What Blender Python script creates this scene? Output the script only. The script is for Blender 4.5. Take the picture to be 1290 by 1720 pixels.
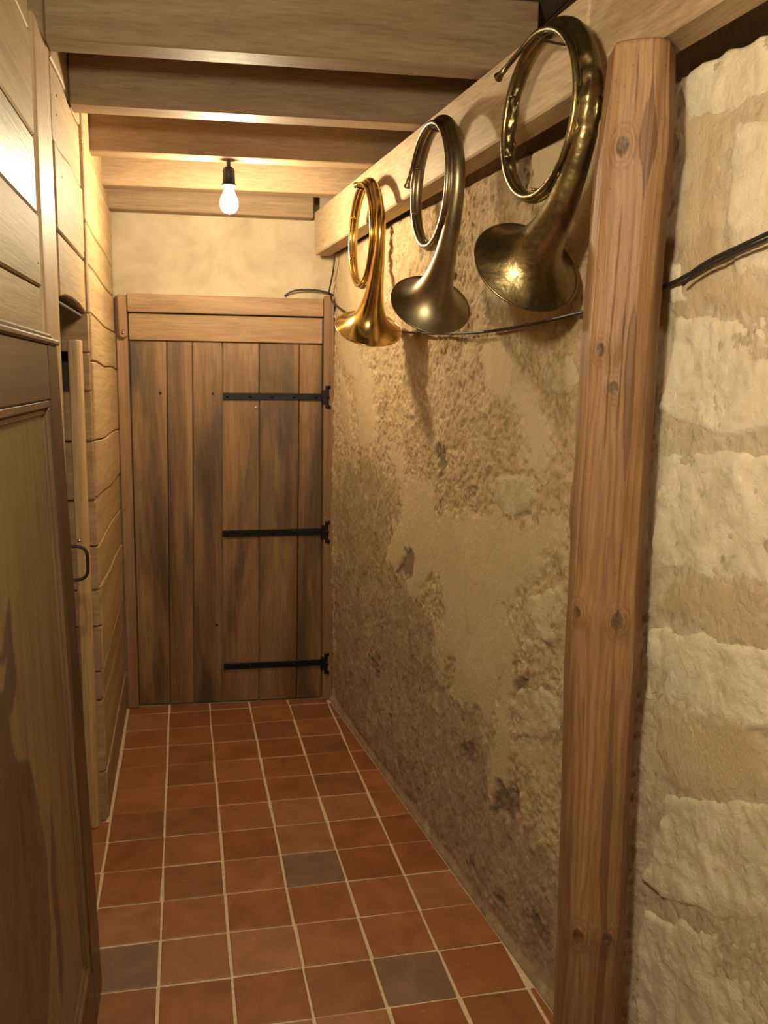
import bpy, bmesh, math, random
import numpy as np
from mathutils import Vector, Matrix

# ------------------------------------------------------------------ reset
for o in list(bpy.data.objects):
    bpy.data.objects.remove(o, do_unlink=True)
scene = bpy.context.scene
COL = scene.collection
random.seed(7)
RNG = np.random.default_rng(11)

# ------------------------------------------------------------------ camera
cam_data = bpy.data.cameras.new('camera')
cam = bpy.data.objects.new('camera', cam_data)
COL.objects.link(cam)
cam_data.sensor_fit = 'VERTICAL'
cam_data.sensor_height = 36.0
cam_data.lens = 36.0 * 1430.0 / 1720.0
cam_data.clip_start = 0.02
right = Vector((0.97355, -0.22791, 0.01507))
down = Vector((-0.02123, -0.15347, -0.98793))
fwd = Vector((0.22747, 0.96149, -0.15425))
fwd.normalize(); right = (right - right.dot(fwd) * fwd).normalized()
down = fwd.cross(right)
mw = Matrix((( right.x, -down.x, -fwd.x, 0.0),
             ( right.y, -down.y, -fwd.y, 0.0),
             ( right.z, -down.z, -fwd.z, 1.6),
             (0, 0, 0, 1)))
cam.matrix_world = mw
scene.camera = cam

# ------------------------------------------------------------------ world, exposure
world = bpy.data.worlds.new('world')
scene.world = world
world.use_nodes = True
world.node_tree.nodes['Background'].inputs[0].default_value = (1.0, 0.8, 0.6, 1)
world.node_tree.nodes['Background'].inputs[1].default_value = 0.02
scene.view_settings.view_transform = 'Standard'
scene.view_settings.look = 'None'
scene.view_settings.gamma = 1.0
scene.view_settings.use_curve_mapping = False
scene.view_settings.exposure = 0.95
LAMP_COL = (1.0, 0.82, 0.52)
GLOBE_COL = (1.0, 0.88, 0.63)
BULB_RADIANCE = 430.0      # hanging bulb near the door
GLOBE_RADIANCE = 245.0      # globe lamp behind the viewer

# ------------------------------------------------------------------ frames of reference
WA = np.array([0.703, 4.03, 0.0]); WB = np.array([0.905, 1.83, 0.0])
WD = (WB - WA) / np.linalg.norm(WB - WA)          # along the stone wall, towards the viewer
WN = np.array([WD[1], -WD[0], 0.0])               # out of the stone wall, into the corridor
if WN[0] > 0: WN = -WN
def W(s, off, z): return tuple(WA + WD * s + WN * off + np.array([0, 0, z]))
DA = np.array([-0.283, 4.148, 0.0]); DB = np.array([0.708, 4.076, 0.0])
DD = (DB - DA) / np.linalg.norm(DB - DA)
DN = np.array([DD[1], -DD[0], 0.0])
if DN[1] > 0: DN = -DN                            # towards the viewer
def tx(x): return (x - DA[0]) / DD[0]
def D(x, off, z): return tuple(DA + DD * tx(x) + DN * off + np.array([0, 0, z]))

# ------------------------------------------------------------------ helpers
def tag(o, label=None, cat=None, group=None, kind=None):
    if label: o['label'] = label
    if cat: o['category'] = cat
    if group: o['group'] = group
    if kind: o['kind'] = kind
    return o
def link(name, me, mat=None, parent=None):
    o = bpy.data.objects.new(name, me)
    COL.objects.link(o)
    if mat is not None and me is not None: me.materials.append(mat)
    if parent is not None: o.parent = parent
    return o
def empty(name, loc=(0, 0, 0)):
    o = bpy.data.objects.new(name, None)
    o.empty_display_size = 0.05
    COL.objects.link(o); o.location = loc
    return o
def from_bm(name, bm, mat, parent=None, smooth=False, origin=None):
    bmesh.ops.recalc_face_normals(bm, faces=bm.faces)
    me = bpy.data.meshes.new(name)
    if origin is not None:
        bmesh.ops.translate(bm, verts=bm.verts, vec=-Vector(origin))
    bm.to_mesh(me); bm.free()
    if smooth:
        me.polygons.foreach_set('use_smooth', [True] * len(me.polygons))
    o = link(name, me, mat, parent)
    if origin is not None: o.location = origin
    return o
def prism(pts, extr, bevel=0.003):
    """closed 3D outline pts extruded by vector extr, edges chamfered"""
    bm = bmesh.new()
    a = [bm.verts.new(p) for p in pts]
    e = Vector(extr)
    b = [bm.verts.new(Vector(p) + e) for p in pts]
    n = len(pts)
    bm.faces.new(a); bm.faces.new(list(reversed(b)))
    for i in range(n):
        bm.faces.new((a[i], b[i], b[(i + 1) % n], a[(i + 1) % n]))
    bmesh.ops.recalc_face_normals(bm, faces=bm.faces)
    if bevel > 0:
        bmesh.ops.bevel(bm, geom=list(bm.edges), offset=bevel, segments=1, affect='EDGES', clamp_overlap=True)
    return bm
def box(c0, c1, bevel=0.003):
    x0, y0, z0 = c0; x1, y1, z1 = c1
    return prism([(x0, y0, z0), (x1, y0, z0), (x1, y1, z0), (x0, y1, z0)], (0, 0, z1 - z0), bevel)
def dbox(x0, x1, o0, o1, z0, z1, bevel=0.003):
    return prism([D(x0, o0, z0), D(x1, o0, z0), D(x1, o1, z0), D(x0, o1, z0)], (0, 0, z1 - z0), bevel)
def sweep(path, radii, seg=20, caps=True, closed=False):
    """tube of varying radius along a polyline (parallel transport)"""
    P = [np.array(p, float) for p in path]; n = len(P)
    T = []
    for i in range(n):
        t = P[min(i + 1, n - 1)] - P[max(i - 1, 0)]
        T.append(t / max(np.linalg.norm(t), 1e-9))
    up = np.array([0, 0, 1.0]) if abs(T[0][2]) < 0.9 else np.array([1.0, 0, 0])
    u = np.cross(T[0], up); u /= np.linalg.norm(u)
    rings = []
    bm = bmesh.new()
    for i in range(n):
        u = u - T[i] * u.dot(T[i]); u /= np.linalg.norm(u)
        v = np.cross(T[i], u)
        r = radii[i] if hasattr(radii, '__len__') else radii
        rings.append([bm.verts.new(P[i] + (u * math.cos(k * 2 * math.pi / seg) + v * math.sin(k * 2 * math.pi / seg)) * r) for k in range(seg)])
    for i in range(n - 1):
        for k in range(seg):
            bm.faces.new((rings[i][k], rings[i][(k + 1) % seg], rings[i + 1][(k + 1) % seg], rings[i + 1][k]))
    if caps:
        bm.faces.new(list(reversed(rings[0]))); bm.faces.new(rings[-1])
    return bm
def lathe(profile, seg=28, origin=(0, 0, 0), axis=None):
    """profile of (radius, height); revolve about z"""
    bm = bmesh.new(); rings = []
    for r, h in profile:
        if r < 1e-6: rings.append([bm.verts.new((0, 0, h))])
        else: rings.append([bm.verts.new((r * math.cos(k * 2 * math.pi / seg), r * math.sin(k * 2 * math.pi / seg), h)) for k in range(seg)])
    for a, b in zip(rings[:-1], rings[1:]):
        for k in range(seg):
            k2 = (k + 1) % seg
            if len(a) == 1 and len(b) == 1: continue
            if len(a) == 1: bm.faces.new((a[0], b[k2], b[k]))
            elif len(b) == 1: bm.faces.new((a[k], a[k2], b[0]))
            else: bm.faces.new((a[k], a[k2], b[k2], b[k]))
    if axis is not None:
        q = Vector((0, 0, 1)).rotation_difference(Vector(axis).normalized())
        bmesh.ops.rotate(bm, verts=bm.verts, cent=(0, 0, 0), matrix=q.to_matrix())
    bmesh.ops.translate(bm, verts=bm.verts, vec=Vector(origin))
    return bm

_LAT = {}
def vnoise(x, y, seed):
    if seed not in _LAT: _LAT[seed] = np.random.default_rng(seed).random((256, 256))
    r = _LAT[seed]
    xi = np.floor(x).astype(int); yi = np.floor(y).astype(int)
    fx = x - xi; fy = y - yi
    fx = fx * fx * (3 - 2 * fx); fy = fy * fy * (3 - 2 * fy)
    a = r[xi % 256, yi % 256]; b = r[(xi + 1) % 256, yi % 256]
    c = r[xi % 256, (yi + 1) % 256]; d = r[(xi + 1) % 256, (yi + 1) % 256]
    return ((a * (1 - fx) + b * fx) * (1 - fy) + (c * (1 - fx) + d * fx) * fy) * 2 - 1
def fbm(x, y, seed, octv=5, gain=0.5):
    t = 0; amp = 1.0; f = 1.0; tot = 0
    for i in range(octv):
        t = t + amp * vnoise(x * f + 17.3 * i, y * f + 5.1 * i, seed + i); tot += amp
        amp *= gain; f *= 2.03
    return t / tot
def inpoly(x, y, poly):
    r = np.zeros(x.shape, bool); n = len(poly); j = n - 1
    for i in range(n):
        xi, yi = poly[i]; xj, yj = poly[j]
        if abs(yj - yi) > 1e-9:
            c = ((yi > y) != (yj > y)) & (x < (xj - xi) * (y - yi) / (yj - yi) + xi)
            r ^= c
        j = i
    return r
def segdist(x, y, poly):
    dmin = np.full(x.shape, 9.0); n = len(poly)
    for i in range(n):
        ax, ay = poly[i]; bx, by = poly[(i + 1) % n]
        vx, vy = bx - ax, by - ay; L = vx * vx + vy * vy + 1e-12
        t = np.clip(((x - ax) * vx + (y - ay) * vy) / L, 0, 1)
        dmin = np.minimum(dmin, np.hypot(x - ax - t * vx, y - ay - t * vy))
    return dmin
def sdf(x, y, poly):
    d = segdist(x, y, poly)
    return np.where(inpoly(x, y, poly), d, -d)
def sstep(a, b, x):
    t = np.clip((x - a) / (b - a), 0, 1); return t * t * (3 - 2 * t)
def clip_half(poly, px, py, nx, ny):
    out = []
    for i in range(len(poly)):
        a = poly[i]; b = poly[(i + 1) % len(poly)]
        da = (a[0] - px) * nx + (a[1] - py) * ny; db = (b[0] - px) * nx + (b[1] - py) * ny
        if da >= 0: out.append(a)
        if (da >= 0) != (db >= 0):
            t = da / (da - db); out.append((a[0] + (b[0] - a[0]) * t, a[1] + (b[1] - a[1]) * t))
    return out
def area(p): return abs(sum(p[i][0] * p[(i + 1) % len(p)][1] - p[(i + 1) % len(p)][0] * p[i][1] for i in range(len(p)))) / 2 if len(p) > 2 else 0

# ------------------------------------------------------------------ materials
class NT:
    def __init__(s, name):
        s.m = bpy.data.materials.new(name); s.m.use_nodes = True
        s.t = s.m.node_tree; s.t.nodes.clear()
        s.out = s.n('ShaderNodeOutputMaterial'); s.b = s.n('ShaderNodeBsdfPrincipled')
        s.l(s.b.outputs[0], s.out.inputs[0])
    def n(s, typ, **kw):
        nd = s.t.nodes.new(typ)
        for k, v in kw.items():
            if k.startswith('i_'): nd.inputs[k[2:].replace('_', ' ')].default_value = v
            else: setattr(nd, k, v)
        return nd
    def l(s, a, b): s.t.links.new(a, b)
    def set(s, **kw):
        for k, v in kw.items(): s.b.inputs[k.replace('_', ' ')].default_value = v
    def coord(s, scale=(1, 1, 1), rnd=True):
        tc = s.n('ShaderNodeTexCoord'); mp = s.n('ShaderNodeMapping')
        mp.inputs['Scale'].default_value = scale
        if rnd:
            oi = s.n('ShaderNodeObjectInfo')
            mu = s.n('ShaderNodeMath', operation='MULTIPLY'); mu.inputs[1].default_value = 37.0
            s.l(oi.outputs['Random'], mu.inputs[0])
            ad = s.n('ShaderNodeVectorMath', operation='ADD')
            s.l(tc.outputs['Object'], ad.inputs[0]); s.l(mu.outputs[0], ad.inputs[1])
            s.l(ad.outputs[0], mp.inputs['Vector'])
        else:
            s.l(tc.outputs['Object'], mp.inputs['Vector'])
        return mp.outputs[0]
    def noise(s, vec, scale, detail=5, rough=0.55, dist=0.0):
        nd = s.n('ShaderNodeTexNoise'); nd.inputs['Scale'].default_value = scale
        nd.inputs['Detail'].default_value = detail; nd.inputs['Roughness'].default_value = rough
        nd.inputs['Distortion'].default_value = dist
        s.l(vec, nd.inputs['Vector']); return nd.outputs['Fac']
    def ramp(s, fac, stops):
        r = s.n('ShaderNodeValToRGB'); e = r.color_ramp.elements
        while len(e) < len(stops): e.new(0.5)
        for i, (p, c) in enumerate(stops):
            e[i].position = p; e[i].color = (*c, 1) if len(c) == 3 else c
        s.l(fac, r.inputs[0]); return r.outputs[0]
    def mix(s, fac, a, b, mode='MIX'):
        m = s.n('ShaderNodeMix', data_type='RGBA', blend_type=mode)
        for sock, v in ((m.inputs[0], fac), (m.inputs[6], a), (m.inputs[7], b)):
            if isinstance(v, (int, float)): sock.default_value = v
            elif isinstance(v, tuple): sock.default_value = (*v, 1) if len(v) == 3 else v
            else: s.l(v, sock)
        return m.outputs[2]
    def bump(s, h, strength=0.3, dist=0.01):
        b = s.n('ShaderNodeBump'); b.inputs['Strength'].default_value = strength; b.inputs['Distance'].default_value = dist
        s.l(h, b.inputs['Height']); s.l(b.outputs[0], s.b.inputs['Normal'])
    def attr(s, name):
        a = s.n('ShaderNodeAttribute'); a.attribute_name = name; return a.outputs['Fac']

GREY1 = (0.0, (0, 0, 0)); 
def wood(name, dark, mid, light, axis='y', rough=0.6, stain=None, stain_lo=0.52, stain_hi=0.68, tint=0.25, fine=1.0, coarse=1.0, bump=0.2, stretch=0.035):
    """sawn timber: long grain along the given axis, growth bands, optional dark stains"""
    t = NT(name)
    k = stretch
    sc = {'x': (k, 1, 1), 'y': (1, k, 1), 'z': (1, 1, k)}[axis]
    v = t.coord(sc)
    band = t.noise(v, 14 * coarse, 4, 0.55, 0.5)
    grain = t.noise(v, 130 * fine, 4, 0.65, 0.1)
    col = t.ramp(band, [(0.25, dark), (0.5, mid), (0.75, light)])
    g = t.ramp(grain, [(0.3, (0.64, 0.61, 0.58)), (0.6, (1.05, 1.05, 1.05))])
    col = t.mix(0.75, col, g, 'MULTIPLY')
    if stain:
        sv = t.coord({'x': (0.3, 1, 1), 'y': (1, 0.3, 1), 'z': (1, 1, 0.16)}[axis])
        sn = t.noise(sv, 5.5, 4, 0.6, 0.4)
        sf = t.ramp(sn, [(stain_lo, (0, 0, 0)), (stain_hi, (1, 1, 1))])
        sm = t.mix(1.0, stain, g, 'MULTIPLY')
        col = t.mix(sf, col, sm)
    oi = t.n('ShaderNodeObjectInfo')
    mr = t.n('ShaderNodeMapRange'); mr.inputs[3].default_value = 1 - tint; mr.inputs[4].default_value = 1 + tint * 0.6
    t.l(oi.outputs['Random'], mr.inputs[0])
    hs = t.n('ShaderNodeHueSaturation'); t.l(mr.outputs[0], hs.inputs['Value']); t.l(col, hs.inputs['Color'])
    t.l(hs.outputs[0], t.b.inputs['Base Color'])
    t.set(Roughness=rough)
    t.bump(grain, bump, 0.004)
    return t.m
def plain(name, col, rough=0.5, metal=0.0, var=0.15, scale=40, bump=0.0):
    t = NT(name); v = t.coord((1, 1, 1))
    n = t.noise(v, scale, 4)
    c = t.ramp(n, [(0.3, tuple(max(0, x * (1 - var)) for x in col)), (0.7, tuple(min(1, x * (1 + var)) for x in col))])
    t.l(c, t.b.inputs['Base Color']); t.set(Roughness=rough, Metallic=metal)
    if bump: t.bump(n, bump, 0.004)
    return t.m
def emissive(name, col, strength):
    t = NT(name); t.set(Base_Color=(1, 1, 1, 1), Emission_Color=(*col, 1), Emission_Strength=strength, Roughness=0.2)
    return t.m
def brass(name, bright, tarnish, rough, amount, bump=0.0):
    t = NT(name); v = t.coord((1, 1, 1), rnd=False)
    n = t.noise(v, 14, 6, 0.65, 0.5)
    f = t.ramp(n, [(0.5 - amount * 0.4, (0, 0, 0)), (0.85 - amount * 0.4, (1, 1, 1))])
    c = t.mix(f, bright, tarnish); t.l(c, t.b.inputs['Base Color'])
    r = t.n('ShaderNodeMapRange'); r.inputs[3].default_value = rough; r.inputs[4].default_value = min(1, rough + 0.25 * amount)
    t.l(n, r.inputs[0]); t.l(r.outputs[0], t.b.inputs['Roughness'])
    t.set(Metallic=1.0)
    if bump:
        n2 = t.noise(v, 28, 3, 0.5); t.bump(n2, bump, 0.01)
    return t.m

M = {}
M['joist'] = wood('wood_joist', (0.22, 0.138, 0.074), (0.30, 0.195, 0.107), (0.365, 0.245, 0.14), 'x', 0.62, tint=0.12)
M['beam'] = wood('wood_beam', (0.36, 0.25, 0.14), (0.47, 0.34, 0.20), (0.54, 0.40, 0.245), 'y', 0.6, stain=(0.33, 0.225, 0.125), tint=0.1)
M['plank'] = wood('wood_plank_pale', (0.36, 0.225, 0.10), (0.47, 0.315, 0.155), (0.55, 0.385, 0.205), 'y', 0.62, stain=(0.40, 0.28, 0.17), stain_lo=0.6, stain_hi=0.75, tint=0.18)
M['plank_gloss'] = wood('wood_plank_bleached', (0.36, 0.29, 0.21), (0.48, 0.41, 0.32), (0.58, 0.52, 0.44), 'y', 0.42, tint=0.1)
M['endgrain'] = wood('wood_end_grain', (0.30, 0.18, 0.09), (0.40, 0.26, 0.14), (0.47, 0.32, 0.18), 'x', 0.7, tint=0.15, coarse=2.0)
M['batten'] = wood('wood_batten', (0.45, 0.29, 0.13), (0.58, 0.39, 0.19), (0.66, 0.46, 0.25), 'z', 0.5, tint=0.08)
M['stud'] = wood('wood_jamb', (0.38, 0.25, 0.125), (0.50, 0.35, 0.19), (0.58, 0.42, 0.25), 'z', 0.5, tint=0.08)
M['door'] = wood('wood_door', (0.14, 0.07, 0.027), (0.25, 0.137, 0.058), (0.35, 0.208, 0.095), 'z', 0.5, stain=(0.10, 0.06, 0.033), stain_lo=0.44, stain_hi=0.62, tint=0.12, stretch=0.05)
M['frame_v'] = wood('wood_frame_upright', (0.20, 0.105, 0.05), (0.30, 0.165, 0.08), (0.37, 0.22, 0.11), 'z', 0.6, tint=0.1)
M['frame_h'] = wood('wood_frame_head', (0.22, 0.125, 0.058), (0.32, 0.19, 0.092), (0.39, 0.245, 0.125), 'x', 0.6, tint=0.1)
M['dark_wood'] = wood('wood_dark_polished', (0.055, 0.032, 0.018), (0.085, 0.05, 0.028), (0.12, 0.075, 0.042), 'z', 0.33, tint=0.08, bump=0.1)
M['dark_rail'] = wood('wood_dark_rail', (0.085, 0.055, 0.034), (0.12, 0.08, 0.05), (0.16, 0.11, 0.07), 'y', 0.33, tint=0.06, bump=0.1)
M['mould'] = wood('wood_moulding', (0.11, 0.065, 0.03), (0.16, 0.10, 0.05), (0.21, 0.14, 0.07), 'z', 0.35, tint=0.05, bump=0.1)
M['ceil'] = wood('wood_ceiling_board', (0.07, 0.045, 0.03), (0.10, 0.065, 0.042), (0.13, 0.085, 0.055), 'y', 0.8, tint=0.2)
M['iron'] = plain('black_iron', (0.012, 0.012, 0.013), 0.42, 0.6, 0.3, 60, 0.1)
M['rust_iron'] = plain('brown_iron', (0.035, 0.02, 0.013), 0.55, 0.5, 0.3, 60, 0.1)
M['cable'] = plain('cable_black', (0.018, 0.015, 0.014), 0.5)
M['socket'] = plain('socket_black', (0.03, 0.03, 0.032), 0.45)
M['steel'] = plain('steel', (0.45, 0.43, 0.40), 0.35, 1.0)
M['bulb'] = emissive('bulb_glow', LAMP_COL, BULB_RADIANCE)
M['globe'] = emissive('globe_glow', GLOBE_COL, GLOBE_RADIANCE)
M['brass_bright'] = brass('brass_polished', (0.78, 0.57, 0.21), (0.42, 0.28, 0.09), 0.13, 0.4)
M['brass_mid'] = brass('brass_tarnished', (0.38, 0.325, 0.20), (0.22, 0.18, 0.105), 0.33, 0.5)
M['brass_old'] = brass('brass_aged', (0.46, 0.37, 0.17), (0.19, 0.15, 0.075), 0.27, 0.65, 0.35)
M['brass_silver'] = brass('brass_silvered', (0.50, 0.44, 0.32), (0.26, 0.215, 0.14), 0.25, 0.4)
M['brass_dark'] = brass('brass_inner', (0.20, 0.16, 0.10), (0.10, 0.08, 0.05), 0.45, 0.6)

def plaster_mat():
    t = NT('plaster_cream'); v = t.coord((1, 1, 1), rnd=False)
    n = t.noise(v, 5, 6, 0.6, 0.5); n2 = t.noise(v, 60, 4, 0.6)
    c = t.ramp(n, [(0.3, (0.36, 0.28, 0.18)), (0.55, (0.46, 0.37, 0.25)), (0.75, (0.53, 0.44, 0.31))])
    t.l(c, t.b.inputs['Base Color']); t.set(Roughness=0.9); t.bump(n2, 0.25, 0.004)
    return t.m
M['plaster'] = plaster_mat()
M['grout'] = plain('grout_sand', (0.66, 0.52, 0.34), 0.9, 0, 0.15, 80, 0.3)

def tile_mat(name, c, dusty=0.35):
    t = NT(name); v = t.coord((1, 1, 1))
    n = t.noise(v, 9, 6, 0.65, 0.6); n2 = t.noise(v, 90, 4, 0.6); sp = t.noise(v, 55, 2, 0.5)
    lo = tuple(x * 0.72 for x in c); hi = tuple(min(1, x * 1.22 + 0.008) for x in c)
    col = t.ramp(n, [(0.3, lo), (0.52, c), (0.75, hi)])
    spk = t.ramp(sp, [(0.70, (0, 0, 0)), (0.78, (1, 1, 1))])
    col = t.mix(spk, col, tuple(min(1, x * 1.25 + 0.05) for x in c))
    t.l(col, t.b.inputs['Base Color']); t.set(Roughness=0.5)
    t.bump(n2, 0.2, 0.003)
    return t.m
TILES = [tile_mat('terracotta_a', (0.30, 0.105, 0.033)), tile_mat('terracotta_b', (0.32, 0.12, 0.042)),
         tile_mat('terracotta_c', (0.27, 0.09, 0.027)), tile_mat('terracotta_d', (0.33, 0.14, 0.06)),
         tile_mat('terracotta_e', (0.25, 0.095, 0.033))]
TILE_GREY = tile_mat('terracotta_grey', (0.225, 0.118, 0.066))

def stone_wall_mat():
    t = NT('old_rendered_stone'); v = t.coord((1, 1, 1), rnd=False)
    vs = t.coord((1, 1, 0.55), rnd=False)
    big = t.noise(v, 2.2, 4, 0.6, 0.4); med = t.noise(v, 13, 7, 0.7, 0.3); fin = t.noise(v, 120, 6, 0.75)
    pit = t.noise(vs, 62, 4, 0.62, 0.6); fleck = t.noise(v, 48, 5, 0.6, 0.4); blot = t.noise(v, 6, 6, 0.7, 0.8)
    rough = t.ramp(med, [(0.26, (0.36, 0.235, 0.115)), (0.5, (0.54, 0.385, 0.21)), (0.74, (0.64, 0.49, 0.295))])
    plas = t.ramp(big, [(0.3, (0.54, 0.42, 0.255)), (0.7, (0.64, 0.51, 0.32))])
    plas = t.mix(0.3, plas, rough)
    dk = t.ramp(med, [(0.25, (0.24, 0.17, 0.09)), (0.55, (0.43, 0.315, 0.18)), (0.78, (0.58, 0.445, 0.27))])
    pale = t.ramp(med, [(0.25, (0.46, 0.36, 0.235)), (0.55, (0.59, 0.48, 0.325)), (0.8, (0.67, 0.56, 0.39))])
    c = t.mix(t.attr('pale'), rough, pale)
    c = t.mix(t.attr('dark'), c, dk)
    pitf = t.ramp(pit, [(0.30, (1, 1, 1)), (0.41, (0, 0, 0))])
    c = t.mix(t.mix(0.6, (0, 0, 0), pitf), c, (0.22, 0.145, 0.075))
    c = t.mix(t.attr('plaster'), c, plas)
    bf = t.ramp(blot, [(0.56, (0, 0, 0)), (0.72, (0.45, 0.45, 0.45))])
    c = t.mix(bf, c, (0.36, 0.25, 0.135))
    ff = t.ramp(fleck, [(0.66, (0, 0, 0)), (0.74, (0.55, 0.55, 0.55))])
    c = t.mix(ff, c, (0.72, 0.62, 0.44))
    c = t.mix(t.attr('hole'), c, (0.17, 0.125, 0.07))
    t.l(c, t.b.inputs['Base Color']); t.set(Roughness=0.95)
    hsum = t.n('ShaderNodeMath', operation='ADD'); t.l(fin, hsum.inputs[0]); t.l(pit, hsum.inputs[1])
    t.bump(hsum.outputs[0], 0.75, 0.009)
    return t.m
M['stonewall'] = stone_wall_mat()
def stone_mat(name='limestone_block', k=1.0):
    t = NT(name); v = t.coord((1, 1, 1))
    n = t.noise(v, 9, 6, 0.65, 0.3); n2 = t.noise(v, 90, 5, 0.7)
    c = t.ramp(n, [(p, tuple(min(1, a * (1 - (1 - k) * w)) for a, w in zip(cc, (1, 1.25, 1.7)))) for p, cc in ((0.25, (0.47, 0.385, 0.26)), (0.5, (0.61, 0.52, 0.37)), (0.78, (0.70, 0.61, 0.45)))])
    t.l(c, t.b.inputs['Base Color']); t.set(Roughness=0.95)
    n3 = t.noise(v, 38, 5, 0.7, 0.4); hs_ = t.n('ShaderNodeMath', operation='ADD'); t.l(n2, hs_.inputs[0]); t.l(n3, hs_.inputs[1]); t.bump(hs_.outputs[0], 0.6, 0.008)
    return t.m
M['stone'] = stone_mat()
M['stone_ochre'] = stone_mat('ochre_limestone', 0.80)

# ================================================================== STRUCTURE
# ------------------------------------------------------------------ stone wall on the right
PLASTER = [[(-0.001,2.138),(0.356,2.119),(0.679,2.145),(0.686,1.987),(0.37,1.72),(0.583,1.691),(0.677,1.357),(0.575,1.301),(0.429,1.327),(0.357,1.593),(0.082,1.701)],[(0.084,1.646),(0.236,1.566),(0.338,1.333),(0.293,1.264),(0.141,1.429)],[(0.759,1.338),(0.973,1.354),(1.022,1.254),(1.088,1.239),(1.285,1.241),(1.313,1.106),(1.381,1.159),(1.544,1.197),(1.733,1.214),(1.823,1.239),(1.899,1.212),(2.102,1.272),(2.173,1.233),(2.158,1.19),(2.05,1.158),(2.115,1.13),(2.012,1.096),(1.844,0.982),(1.889,0.894),(1.929,0.858),(1.341,0.67),(1.404,0.819),(1.377,0.952),(1.267,0.934),(1.174,0.824),(1.069,0.813),(1.066,0.866),(0.856,0.875),(0.854,0.931),(0.944,1.028),(0.986,1.097),(0.957,1.216)],[(1.394,0.807),(1.906,0.949),(1.917,0.82),(1.809,0.713),(1.801,0.611),(1.721,0.608),(1.602,0.585),(1.489,0.589),(1.539,0.693),(1.401,0.704)],[(1.336,0.733),(1.387,0.749),(1.425,0.639),(1.397,0.609),(1.344,0.612)],[(1.327,0.531),(1.369,0.55),(1.385,0.477),(1.357,0.47)],[(1.832,0.798),(1.916,0.833),(1.932,0.724),(1.934,0.623),(1.917,0.484),(1.874,0.464),(1.843,0.471),(1.812,0.376),(1.778,0.397),(1.794,0.506),(1.831,0.623)],[(1.656,1.679),(1.745,1.733),(1.837,1.664),(1.971,1.569),(2.061,1.506),(2.068,1.42),(2.023,1.344),(1.976,1.386),(1.935,1.473),(1.836,1.539),(1.703,1.592)],[(1.889,2.225),(2.172,2.185),(2.189,2.016),(2.037,1.919),(1.886,2.073)],[(1.977,0.601),(2.099,0.68),(2.182,0.678),(2.185,0.649),(2.082,0.595),(2.006,0.574)],[(2.077,0.58),(2.136,0.607),(2.14,0.565),(2.087,0.542)],[(2.604,1.236),(2.823,1.238),(2.831,1.167),(2.698,1.149),(2.538,1.153)],[(2.541,0.938),(2.851,0.993),(2.86,0.911),(2.647,0.832),(2.55,0.851)],[(2.514,2.078),(2.728,2.069),(2.731,2.046),(2.623,2.05),(2.637,1.787),(2.764,1.755),(2.766,1.74),(2.514,1.744),(2.524,1.985)]]
DARK = [[(0.043,1.17),(0.719,1.277),(0.975,1.133),(0.843,0.996),(1.085,0.906),(1.271,0.799),(1.417,0.653),(1.497,0.599),(1.812,0.566),(1.844,0.415),(2.081,0.378),(2.225,0.329),(2.257,-0.015),(2.125,-0.12),(0.014,-0.033)]]
HOLES = [[(1.058,1.002),(1.145,0.967),(1.128,0.91),(1.065,0.874),(0.964,0.866),(1.017,0.94)],[(1.295,1.38),(1.384,1.38),(1.372,1.299),(1.33,1.261),(1.308,1.326)],[(1.558,0.426),(1.662,0.49),(1.695,0.463),(1.659,0.416),(1.597,0.4)],[(1.843,0.471),(1.889,0.464),(1.944,0.504),(1.988,0.471),(1.978,0.425),(1.912,0.362),(1.822,0.352)],[(2.054,0.171),(2.092,0.195),(2.144,0.182),(2.194,0.157),(2.179,0.133),(2.109,0.139)],[(1.933,0.798),(1.992,0.825),(1.996,0.768),(1.931,0.744)],[(1.639,0.075),(1.699,0.102),(1.71,0.077),(1.658,0.055)],[(0.61,0.414),(0.706,0.425),(0.785,0.382),(0.74,0.347)],[(1.82,2.187),(1.893,2.176),(1.892,2.116),(1.836,2.075),(1.805,2.119)],[(1.857,0.098),(1.916,0.13),(1.961,0.126),(1.904,0.097)]]
STONES = [[(1.764,1.324),(1.875,1.359),(1.989,1.366),(2.024,1.333),(2.067,1.318),(2.008,1.273),(1.898,1.228),(1.811,1.226),(1.756,1.265)],[(1.994,1.048),(2.165,1.116),(2.182,1.033),(2.16,0.955),(2.059,0.934),(1.989,0.98)],[(1.95,0.764),(2.086,0.826),(2.175,0.816),(2.183,0.728),(2.076,0.67),(1.961,0.628),(1.935,0.692)],[(2.029,1.636),(2.16,1.677),(2.183,1.62),(2.161,1.563),(2.066,1.556),(2.012,1.585)],[(2.485,2.189),(2.715,2.184),(2.754,2.076),(2.673,2.071),(2.513,2.089)],[(2.646,2.051),(2.757,2.043),(2.79,1.762),(2.668,1.786),(2.641,1.93)],[(2.512,1.73),(2.793,1.731),(2.818,1.515),(2.661,1.494),(2.495,1.535)],[(2.496,1.463),(2.821,1.491),(2.848,1.255),(2.72,1.24),(2.501,1.231)],[(2.493,1.103),(2.667,1.135),(2.859,1.16),(2.875,1.014),(2.717,0.977),(2.501,0.93)],[(2.596,0.782),(2.887,0.908),(2.913,0.689),(2.726,0.589),(2.531,0.532)],[(2.536,0.48),(2.916,0.658),(2.936,0.481),(2.537,0.15)],[(2.488,1.853),(2.541,1.83),(2.551,1.769),(2.582,1.739),(2.505,1.739)]]
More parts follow.
